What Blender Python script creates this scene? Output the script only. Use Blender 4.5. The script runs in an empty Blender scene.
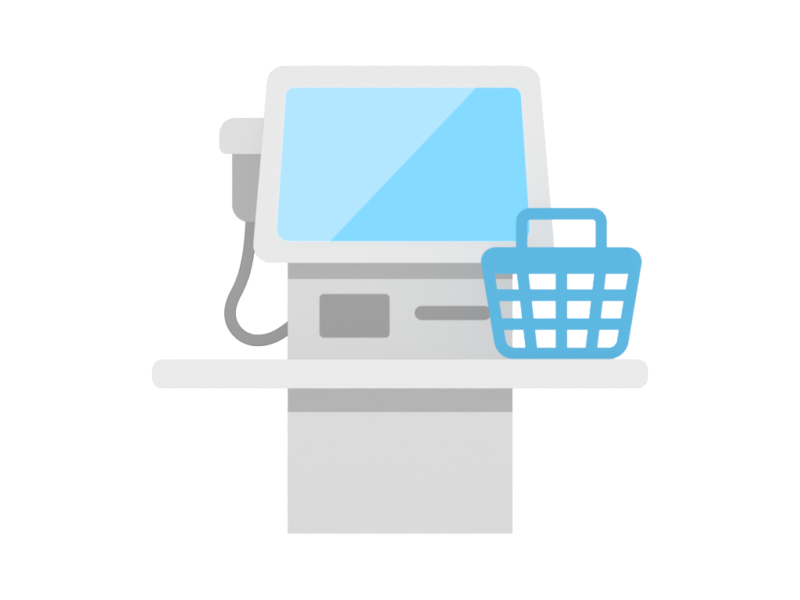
import bpy, bmesh, math
from mathutils import Vector

scene = bpy.context.scene
col = scene.collection

# ------------------------------------------------------------------ scale
S = 0.0025                      # metres per drawing unit (kiosk cabinet 0.56 m wide)
FLOOR = 534.0
def X(u): return (u - 400.0) * S
def Z(v): return (FLOOR - v) * S

# ------------------------------------------------------------------ camera
cd = bpy.data.cameras.new('camera')
cd.type = 'ORTHO'
cd.ortho_scale = 800 * S
cd.clip_start = 0.1
cd.clip_end = 400
cam = bpy.data.objects.new('camera', cd)
col.objects.link(cam)
cam.location = (0, -9.0, Z(300))
cam.rotation_euler = (math.radians(90), 0, 0)
scene.camera = cam

# ------------------------------------------------------------------ light
world = bpy.data.worlds.new('World')
scene.world = world
world.use_nodes = True
bg = world.node_tree.nodes['Background']
bg.inputs['Color'].default_value = (1, 1, 1, 1)
WORLD = 0.30
bg.inputs['Strength'].default_value = WORLD

LAMP = 1.26                     # what the added frontal lamp puts on a white face turned to it
ld = bpy.data.lights.new('added_front_light', 'AREA')  # added light on the view axis, so cast shadows stay hidden
ld.shape = 'DISK'
ld.size = 2.0
DIST = 5000.0
ld.energy = LAMP * math.pi ** 2 * DIST ** 2
lo = bpy.data.objects.new('added_front_light', ld)
col.objects.link(lo)
lo.location = (0, -DIST, Z(300))
lo.rotation_euler = (math.radians(90), 0, 0)

# added fill light high overhead, facing straight down: lights the floor and the shelf top
sd = bpy.data.lights.new('added_overhead_fill', 'AREA')
sd.shape = 'SQUARE'
sd.size = 6.0
TOPL = 0.22
sd.energy = TOPL * math.pi ** 2 * 40.0 ** 2
so = bpy.data.objects.new('added_overhead_fill', sd)
col.objects.link(so)
so.location = (0, 0, 40.0)

scene.view_settings.view_transform = 'Standard'
scene.view_settings.look = 'None'
scene.view_settings.exposure = 0
scene.view_settings.gamma = 1
scene.view_settings.use_curve_mapping = False
scene.cycles.max_bounces = 10
scene.cycles.diffuse_bounces = 6

# ------------------------------------------------------------------ materials
def lin(h):
    out = []
    for i in (0, 2, 4):
        c = int(h[i:i + 2], 16) / 255
        out.append(c / 12.92 if c <= 0.04045 else ((c + 0.055) / 1.055) ** 2.4)
    return out

def plastic(name, hexa, k=1.0, rough=0.6, grain=0.002, spec=0.08):
    m = bpy.data.materials.new(name)
    m.use_nodes = True
    nt = m.node_tree
    p = nt.nodes['Principled BSDF']
    kk = k if isinstance(k, tuple) else (k, k, k)
    c = [v * q for v, q in zip(lin(hexa), kk)]
    tc = nt.nodes.new('ShaderNodeTexCoord')
    nz = nt.nodes.new('ShaderNodeTexNoise')
    nz.inputs['Scale'].default_value = 9.0
    nz.inputs['Detail'].default_value = 3.0
    nt.links.new(tc.outputs['Object'], nz.inputs['Vector'])
    mx = nt.nodes.new('ShaderNodeMix'); mx.data_type = 'RGBA'
    mx.inputs['A'].default_value = (*[v * (1 - grain) for v in c], 1)
    mx.inputs['B'].default_value = (*[min(1, v * (1 + grain)) for v in c], 1)
    nt.links.new(nz.outputs['Fac'], mx.inputs['Factor'])
    nt.links.new(mx.outputs['Result'], p.inputs['Base Color'])
    p.inputs['Roughness'].default_value = rough
    p.inputs['Specular IOR Level'].default_value = spec
    return m

K = {'housing': 0.598, 'shelf': 0.595, 'cabinet': 0.622, 'shadow_band': 0.617, 'dark': 0.617,
     'head': 0.605, 'grip': 0.615, 'cable': 0.608, 'basket': (0.525, 0.58, 0.59)}
M_housing = plastic('pale_grey_plastic', 'EAEAEA', K['housing'])
M_shelf = plastic('pale_grey_laminate', 'EAEAEA', K['shelf'])
M_cab = plastic('light_grey_paint', 'D9D9D9', K['cabinet'])
M_shade_bracket = plastic('shade_band_bracket_grey', 'B2B2B2', K['shadow_band'])  # grey of the painted shadow bands, shared by the scanner bracket
M_dark = plastic('dark_grey_plastic', '9E9E9E', K['dark'])
M_head = plastic('scanner_pale_plastic', 'DEDEDE', K['head'])
M_grip = plastic('scanner_grey_rubber', 'B2B2B2', K['grip'])
M_cable = plastic('cable_grey_rubber', '9E9E9E', K['cable'])
M_basket = plastic('blue_plastic', '5DB8E1', K['basket'])
M_white = plastic('white_studio_paint', 'FFFFFF', 0.88, rough=0.9, grain=0.0, spec=0.0)

def screen_material():
    """lit display: blue with a painted glare left of a slanting line, in the panel's own coordinates"""
    m = bpy.data.materials.new('lit_display')
    m.use_nodes = True
    nt = m.node_tree
    p = nt.nodes['Principled BSDF']
    p.inputs['Base Color'].default_value = (0.01, 0.012, 0.015, 1)
    p.inputs['Roughness'].default_value = 0.25
    p.inputs['Specular IOR Level'].default_value = 0.2
    tc = nt.nodes.new('ShaderNodeTexCoord')
    sep = nt.nodes.new('ShaderNodeSeparateXYZ')
    nt.links.new(tc.outputs['Object'], sep.inputs[0])
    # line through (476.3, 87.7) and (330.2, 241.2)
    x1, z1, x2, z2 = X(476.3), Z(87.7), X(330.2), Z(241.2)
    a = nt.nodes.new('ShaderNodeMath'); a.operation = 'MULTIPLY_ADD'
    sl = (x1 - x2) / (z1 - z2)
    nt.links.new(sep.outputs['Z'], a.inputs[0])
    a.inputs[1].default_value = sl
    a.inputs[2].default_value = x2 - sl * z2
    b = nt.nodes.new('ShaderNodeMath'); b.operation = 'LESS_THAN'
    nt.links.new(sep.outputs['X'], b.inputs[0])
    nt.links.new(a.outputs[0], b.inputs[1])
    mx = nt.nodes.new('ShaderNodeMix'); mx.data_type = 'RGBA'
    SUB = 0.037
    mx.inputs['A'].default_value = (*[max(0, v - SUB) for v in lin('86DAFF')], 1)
    mx.inputs['B'].default_value = (*[max(0, v - SUB) for v in lin('B4E7FF')], 1)  # paler blue is glare painted into the emission
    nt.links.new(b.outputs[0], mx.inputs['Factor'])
    nt.links.new(mx.outputs['Result'], p.inputs['Emission Color'])
    p.inputs['Emission Strength'].default_value = 1.0
    return m
M_screen = screen_material()

# ------------------------------------------------------------------ helpers
def tag(o, label=None, cat=None, group=None, kind=None):
    if label: o['label'] = label
    if cat: o['category'] = cat
    if group: o['group'] = group
    if kind: o['kind'] = kind
    return o

def link(name, me, mat, parent=None, smooth=False):
    o = bpy.data.objects.new(name, me)
    me.name = name
    col.objects.link(o)
    if mat:
        me.materials.clear(); me.materials.append(mat)
    if parent is not None:
        o.parent = parent
        o.matrix_parent_inverse.identity()
        o.location = -parent.location          # meshes are written in world coordinates
    for p in me.polygons: p.use_smooth = smooth
    return o

def empty(name, loc):
    o = bpy.data.objects.new(name, None)
    o.empty_display_size = 0.1
    col.objects.link(o)
    o.location = loc
    return o

def rounded(pts, radii, n=10):
    """2D polygon (drawing units) with rounded corners"""
    out = []
    N = len(pts)
    for i in range(N):
        p = Vector(pts[i]); a = Vector(pts[i - 1]); b = Vector(pts[(i + 1) % N])
        r = radii[i] if hasattr(radii, '__len__') else radii
        if r <= 0:
            out.append(tuple(p)); continue
        da = (a - p).normalized(); db = (b - p).normalized()
        ang = da.angle(db)
        t = r / math.tan(ang / 2)
        c = p + (da + db).normalized() * (r / math.sin(ang / 2))
        s = p + da * t - c; e = p + db * t - c
        a0 = math.atan2(s.y, s.x); a1 = math.atan2(e.y, e.x)
        d = (a1 - a0 + math.pi) % (2 * math.pi) - math.pi
        for k in range(n + 1):
            w = a0 + d * k / n
            out.append((c.x + r * math.cos(w), c.y + r * math.sin(w)))
    return out

def box_pts(x0, v0, x1, v1): return [(x0, v0), (x1, v0), (x1, v1), (x0, v1)]

def prism(name, loops, y0, y1, mat, parent=None, bevel=0.0, lean=None):
    """loops of drawing-unit points (outer first, then holes) -> slab from y0 (front) to y1 (back)"""
    cu = bpy.data.curves.new('outline', 'CURVE')
    cu.dimensions = '2D'; cu.fill_mode = 'BOTH'
    d = (y1 - y0) / 2
    cu.extrude = d - bevel
    cu.bevel_depth = bevel
    cu.bevel_resolution = 2
    cu.offset = -bevel
    for lp in loops:
        sp = cu.splines.new('POLY')
        sp.points.add(len(lp) - 1)
        for q, (u, v) in zip(sp.points, lp):
            q.co = (X(u), Z(v), 0, 1)
        sp.use_cyclic_u = True
    tmp = bpy.data.objects.new('outline', cu)
    col.objects.link(tmp)
    bpy.context.view_layer.update()
    me = bpy.data.meshes.new_from_object(tmp.evaluated_get(bpy.context.evaluated_depsgraph_get()))
    bpy.data.objects.remove(tmp); bpy.data.curves.remove(cu)
    mid = (y0 + y1) / 2
    for v in me.vertices:                     # stand the outline up: x, z stay, depth along y
        x, z, h = v.co
        v.co = (x, mid - h, z)
    bm = bmesh.new(); bm.from_mesh(me)
    bmesh.ops.remove_doubles(bm, verts=bm.verts, dist=1e-6)
    bmesh.ops.recalc_face_normals(bm, faces=bm.faces)
    if lean:
        for v in bm.verts: v.co.y += lean(v.co.z)
    bm.to_mesh(me); bm.free()
    return link(name, me, mat, parent)

def cord(name, pts, half_w, half_d, y, mat, parent, per=10, seg=20):
    """flexible cord of flattened, round-edged section swept along a smooth path"""
    P = [Vector(p) for p in pts]
    line = []
    for i in range(len(P) - 1):
        p0, p1, p2, p3 = P[max(0, i - 1)], P[i], P[i + 1], P[min(len(P) - 1, i + 2)]
        for k in range(per):
            t = k / per
            line.append(0.5 * (2 * p1 + (p2 - p0) * t + (2 * p0 - 5 * p1 + 4 * p2 - p3) * t * t + (3 * p1 - p0 - 3 * p2 + p3) * t ** 3))
    line.append(P[-1])
    for _ in range(6):
        line = [line[0]] + [(line[i - 1] + 2 * line[i] + line[i + 1]) / 4 for i in range(1, len(line) - 1)] + [line[-1]]
    bm = bmesh.new(); rings = []
    for i, q in enumerate(line):
        t = (line[min(len(line) - 1, i + 1)] - line[max(0, i - 1)]).normalized()
        n = Vector((t.y, -t.x))
        ring = []
        for k in range(seg):
            w = 2 * math.pi * k / seg
            c, s_ = math.cos(w), math.sin(w)
            e = 0.28
            a_ = math.copysign(abs(c) ** e, c) * half_w
            d_ = math.copysign(abs(s_) ** e, s_) * half_d
            u = q + n * a_
            ring.append(bm.verts.new((X(u.x), y + d_ * S, Z(u.y))))
        rings.append(ring)
    for r0, r1 in zip(rings, rings[1:]):
        for k in range(seg):
            bm.faces.new((r0[k], r0[(k + 1) % seg], r1[(k + 1) % seg], r1[k]))
    bm.faces.new(rings[0]); bm.faces.new(rings[-1])
    bmesh.ops.recalc_face_normals(bm, faces=bm.faces)
    me = bpy.data.meshes.new(name); bm.to_mesh(me); bm.free()
    return link(name, me, mat, parent, smooth=True)

# ------------------------------------------------------------------ the setting
def slab(name, x0, x1, y0, y1, z0, z1):
    me = bpy.data.meshes.new(name)
    bm = bmesh.new()
    bmesh.ops.create_cube(bm, size=1)
    for v in bm.verts:
        v.co = ((x0 + x1) / 2 + v.co.x * (x1 - x0), (y0 + y1) / 2 + v.co.y * (y1 - y0), (z0 + z1) / 2 + v.co.z * (z1 - z0))
    bm.to_mesh(me); bm.free()
    return tag(link(name, me, M_white), kind='structure')
slab('floor', -14, 14, -5, 15, -2.5, 0.0)
slab('backdrop', -14, 14, 15.002, 15.2, -2.5, 12)

# ------------------------------------------------------------------ self checkout kiosk
CL, CR = 287.7, 512.6            # cabinet sides
kiosk = tag(empty('self_checkout_kiosk', (0, 0.15, 0)),
            'grey self-checkout kiosk with tilted blue touchscreen, side shelf and card reader', 'kiosk')
BACK = 0.34
prism('lower_cabinet', [box_pts(CL, 411.8, CR, 534.0)], 0.0, BACK, M_cab, kiosk, 0.0008)
tag(prism('shadow_band', [box_pts(CL, 388.5, CR, 411.8)], 0.0015, BACK - .002, M_shade_bracket, kiosk, 0.0004),  # shade cast by the shelf, built as a grey strip
    'painted shadow band under the shelf')
prism('shelf', [rounded(box_pts(152.4, 359.0, 647.6, 388.5), 11)], -0.27, BACK + .02, M_shelf, kiosk, 0.0007)
prism('upper_cabinet', [box_pts(CL, 278.8, CR, 359.0)], 0.0, BACK, M_cab, kiosk, 0.0008)
tag(prism('shadow_band', [box_pts(CL, 225.0, CR, 278.8)], 0.0015, BACK - .002, M_shade_bracket, kiosk, 0.0004),  # monitor's cast shade, put into the colour of this strip
    'painted shadow band under the screen')

# card reader: dark plate with rounded corners, let into the cabinet front
prism('card_reader', [rounded(box_pts(319.6, 294.1, 389.5, 337.6), 4.2)], -0.003, 0.02, M_dark, kiosk, 0.0008)
# receipt slot: dark rounded bar
prism('receipt_slot', [rounded(box_pts(414.7, 306.0, 491.2, 320.0), 6.99)], -0.003, 0.02, M_dark, kiosk, 0.0008)

# monitor: wider at the bottom, face leaning back towards the top
TILT = math.tan(math.radians(11))
def lean(z): return (z - Z(263)) * TILT
def trap(c, ht, hb, v0, v1): return [(c - ht, v0), (c + ht, v0), (c + hb, v1), (c - hb, v1)]
housing = prism('monitor_housing', [rounded(trap(403.5, 135.1, 151.9, 66.3, 263.0), [17.5, 17.5, 18, 18], 16)],
                -0.040, -0.010, M_housing, kiosk, 0.0008, lean)
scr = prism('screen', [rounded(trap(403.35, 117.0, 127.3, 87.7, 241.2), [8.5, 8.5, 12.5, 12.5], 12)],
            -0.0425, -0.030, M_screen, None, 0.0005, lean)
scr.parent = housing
tag(scr, 'lit touchscreen, painted paler glare left of a slanting line')
# rear shell that carries the monitor on the cabinet
prism('rear_shell', [rounded(trap(403.5, 70, 100, 120, 262.0), 12)], -0.010, 0.055, M_cab, kiosk, 0.002, lean)
# arm behind the monitor that holds the scanner
prism('scanner_bracket', [rounded([(262, 128), (345, 128), (345, 146), (262, 146)], 4)], 0.1115, 0.136, M_shade_bracket, kiosk, 0.001)

# ------------------------------------------------------------------ hand scanner on its bracket
scan = tag(empty('barcode_scanner', (X(246), 0.087, Z(222))),
           'grey handheld barcode scanner hanging behind the screen left edge, cord looping to the cabinet', 'scanner')
prism('scanner_head', [rounded(box_pts(219.4, 118.0, 292.0, 154.3), [16.5, 7, 7, 7.5])], 0.062, 0.111, M_head, scan, 0.0008)
prism('grip', [rounded([(232.2, 154.3), (266, 154.3), (266, 222.2), (232.2, 222.2)], [0, 0, 12, 17])], 0.070, 0.104, M_grip, scan, 0.0008)
cp = [(251.6, 216), (251.2, 225), (249.4, 247), (245.2, 270), (239.6, 286), (232.4, 301), (230.1, 315), (234.4, 328),
      (245, 337.6), (259, 340.5), (274.5, 336.9), (289, 327.6), (299, 319)]
cord('cord', cp, 5.9, 4.0, 0.087, M_cable, scan)

# ------------------------------------------------------------------ shopping basket
BF, BB = -0.245, -0.060          # front and back of the basket
basket = tag(empty('shopping_basket', (X(561.3), (BF + BB) / 2, Z(359.0))),
             'blue plastic shopping basket with upright handle, standing on the right end of the shelf', 'basket')
BC = 561.3
TOP, SEAM, BOT = 247.2, 274.0, 359.0
sl = 0.167
def outer_x(v): return 83.0 - sl * (v - TOP)       # half width at height v
def mir(pts): return [(2 * BC - u, v) for u, v in pts]
T = 0.005                                          # wall thickness

rim_out = rounded([(BC - outer_x(TOP), TOP), (BC + outer_x(TOP), TOP), (BC + outer_x(SEAM), SEAM), (BC - outer_x(SEAM), SEAM)],
                  [14.5, 14.5, 0, 0], 14)
body_out = rounded([(BC - outer_x(SEAM), SEAM), (BC + outer_x(SEAM), SEAM), (BC + outer_x(BOT), BOT), (BC - outer_x(BOT), BOT)],
                   [0, 0, 20, 20], 18)
rows = [(274.0, 289.3), (301.2, 318.3), (330.0, 347.6)]
def e_out(v): return 494.7 + 0.167 * (v - 274)
def e_l(v): return 516.7 + 0.1165 * (v - 274)
def e_r(v): return 528.6 + 0.1165 * (v - 274)
holes = []
for i, (a, b) in enumerate(rows):
    h1 = [(e_out(a), a), (e_l(a), a), (e_l(b), b), (e_out(b), b)]
    h2 = [(e_r(a), a), (555.5, a), (555.5, b), (e_r(b), b)]
    r1 = [0, 0, 0, 8.5] if i == 2 else 0
    h1 = rounded(h1, r1, 10); h2 = rounded(h2, 0)
    holes += [h1, h2, mir(h1), mir(h2)]

def wall_with_holes(y0, y1):
    """the grid wall: the top row of openings reaches the rim, so the outline is a comb there"""
    top = holes[0:4]
    order = [top[0], top[1], top[3], top[2]]       # left to right
    pts = [(BC - outer_x(SEAM), SEAM)]
    for h in order:
        us = sorted(h, key=lambda p: (p[1], p[0]))
        (ul, _), (ur, _) = us[0], us[1]
        (bl, vb), (br, _) = us[2], us[3]
        pts += [(ul, SEAM), (bl, vb), (br, vb), (ur, SEAM)]
    pts.append((BC + outer_x(SEAM), SEAM))
    n = 18
    low = rounded([(BC - outer_x(SEAM), SEAM), (BC + outer_x(SEAM), SEAM), (BC + outer_x(BOT), BOT), (BC - outer_x(BOT), BOT)],
                  [0, 0, 20, 20], n)
    pts += low[2:]
    return [pts] + holes[4:]

def join(name, objs, parent, mat):
    bm = bmesh.new()
    for o in objs:
        bm.from_mesh(o.data)
    me = bpy.data.meshes.new(name)
    bm.to_mesh(me); bm.free()
    for o in objs:
        d = o.data; bpy.data.objects.remove(o); bpy.data.meshes.remove(d)
    return link(name, me, mat, parent)

# path of the side and bottom walls, just inside the outline of the front wall
def inset(pts, d):
    out = []
    for i, p in enumerate(pts):
        a = Vector(pts[max(0, i - 1)]); b = Vector(pts[min(len(pts) - 1, i + 1)])
        t = (b - a).normalized()
        nrm = Vector((t.y, -t.x))
        if nrm.dot(Vector((BC, 290)) - Vector(p)) < 0: nrm = -nrm
        out.append((p[0] + nrm.x * d, p[1] + nrm.y * d))
    return out

def strip(path, ycells, skip, thick):
    """thick sheet following path between y stations, cells in skip left open"""
    bm = bmesh.new()
    g = [[bm.verts.new((X(u), y, Z(v))) for y in ycells] for u, v in path]
    for i in range(len(path) - 1):
        for j in range(len(ycells) - 1):
            if not skip(i, j):
                bm.faces.new((g[i][j], g[i + 1][j], g[i + 1][j + 1], g[i][j + 1]))
    bmesh.ops.delete(bm, geom=[v for v in bm.verts if not v.link_faces], context='VERTS')
    bmesh.ops.recalc_face_normals(bm, faces=bm.faces)
    bmesh.ops.solidify(bm, geom=list(bm.faces), thickness=thick)
    me = bpy.data.meshes.new('strip'); bm.to_mesh(me); bm.free()
    return link('strip', me, None)

ys = [BF + T, BF + .030, BF + .055, BF + .067, BF + .092, BF + .104, BF + .129, BF + .141, BF + .167, BB - T]
def sidepath(vs): return [(BC - outer_x(v), v) for v in vs]
vs = [274, 289.3, 301.2, 318.3, 330.0, 341]
low = rounded([(BC - outer_x(SEAM), SEAM), (BC + outer_x(SEAM), SEAM), (BC + outer_x(BOT), BOT), (BC - outer_x(BOT), BOT)],
              [0, 0, 20, 20], 18)
rc = low[2:21]; lc = low[21:40]
bottom = [(lc[0][0] + (rc[-1][0] - lc[0][0]) * k / 12, BOT) for k in range(1, 12)]
left_side = sidepath([274, 289.3, 301.2, 318.3, 330.0])
path = left_side + lc[::-1] + bottom + rc[::-1] + [(2 * BC - u, v) for u, v in left_side[::-1]]
path = inset(path, 4.0)
nL = len(left_side); nC = len(lc); nT = len(path)
def skip_body(i, j):
    inner = j in (1, 3, 5, 7)
    if not inner: return False
    if i < nL: return i in (0, 2)
    ii = nT - 2 - i
    if ii < nL: return ii in (0, 2)
    k = i - (nL + nC - 1)
    return 0 <= k < 12 and k % 2 == 1 
p_front = prism('p', wall_with_holes(0, 0), BF, BF + T, None)
p_back = prism('p', wall_with_holes(0, 0), BB - T, BB, None)
p_shell = strip(path, ys, skip_body, 0.0045)
join('body', [p_front, p_back, p_shell], basket, M_basket)

r_front = prism('p', [rim_out], BF, BF + T, None)
r_back = prism('p', [rim_out], BB - T, BB, None)
ls = inset([(BC - outer_x(v), v) for v in (262, 266, 270, 274)], 4.0)
r_l = strip(ls, [BF + T, BB - T], lambda i, j: False, 0.0045)
r_r = strip(mir(ls), [BF + T, BB - T], lambda i, j: False, 0.0045)
join('rim', [r_front, r_back, r_l, r_r], basket, M_basket)

def arch():
    o = rounded([(516.0, TOP), (516.0, 208.0), (606.8, 208.0), (606.8, TOP)], [0, 14, 14, 0], 14)
    i = rounded([(595.4, TOP), (595.4, 219.7), (527.3, 219.7), (527.3, TOP)], [0, 3, 3, 0], 6)
    return [o + i]
prism('handle', arch(), BF - 0.001, BF + 0.009, M_basket, basket, 0.0)
prism('handle', arch(), BB - 0.009, BB + 0.001, M_basket, basket, 0.0)
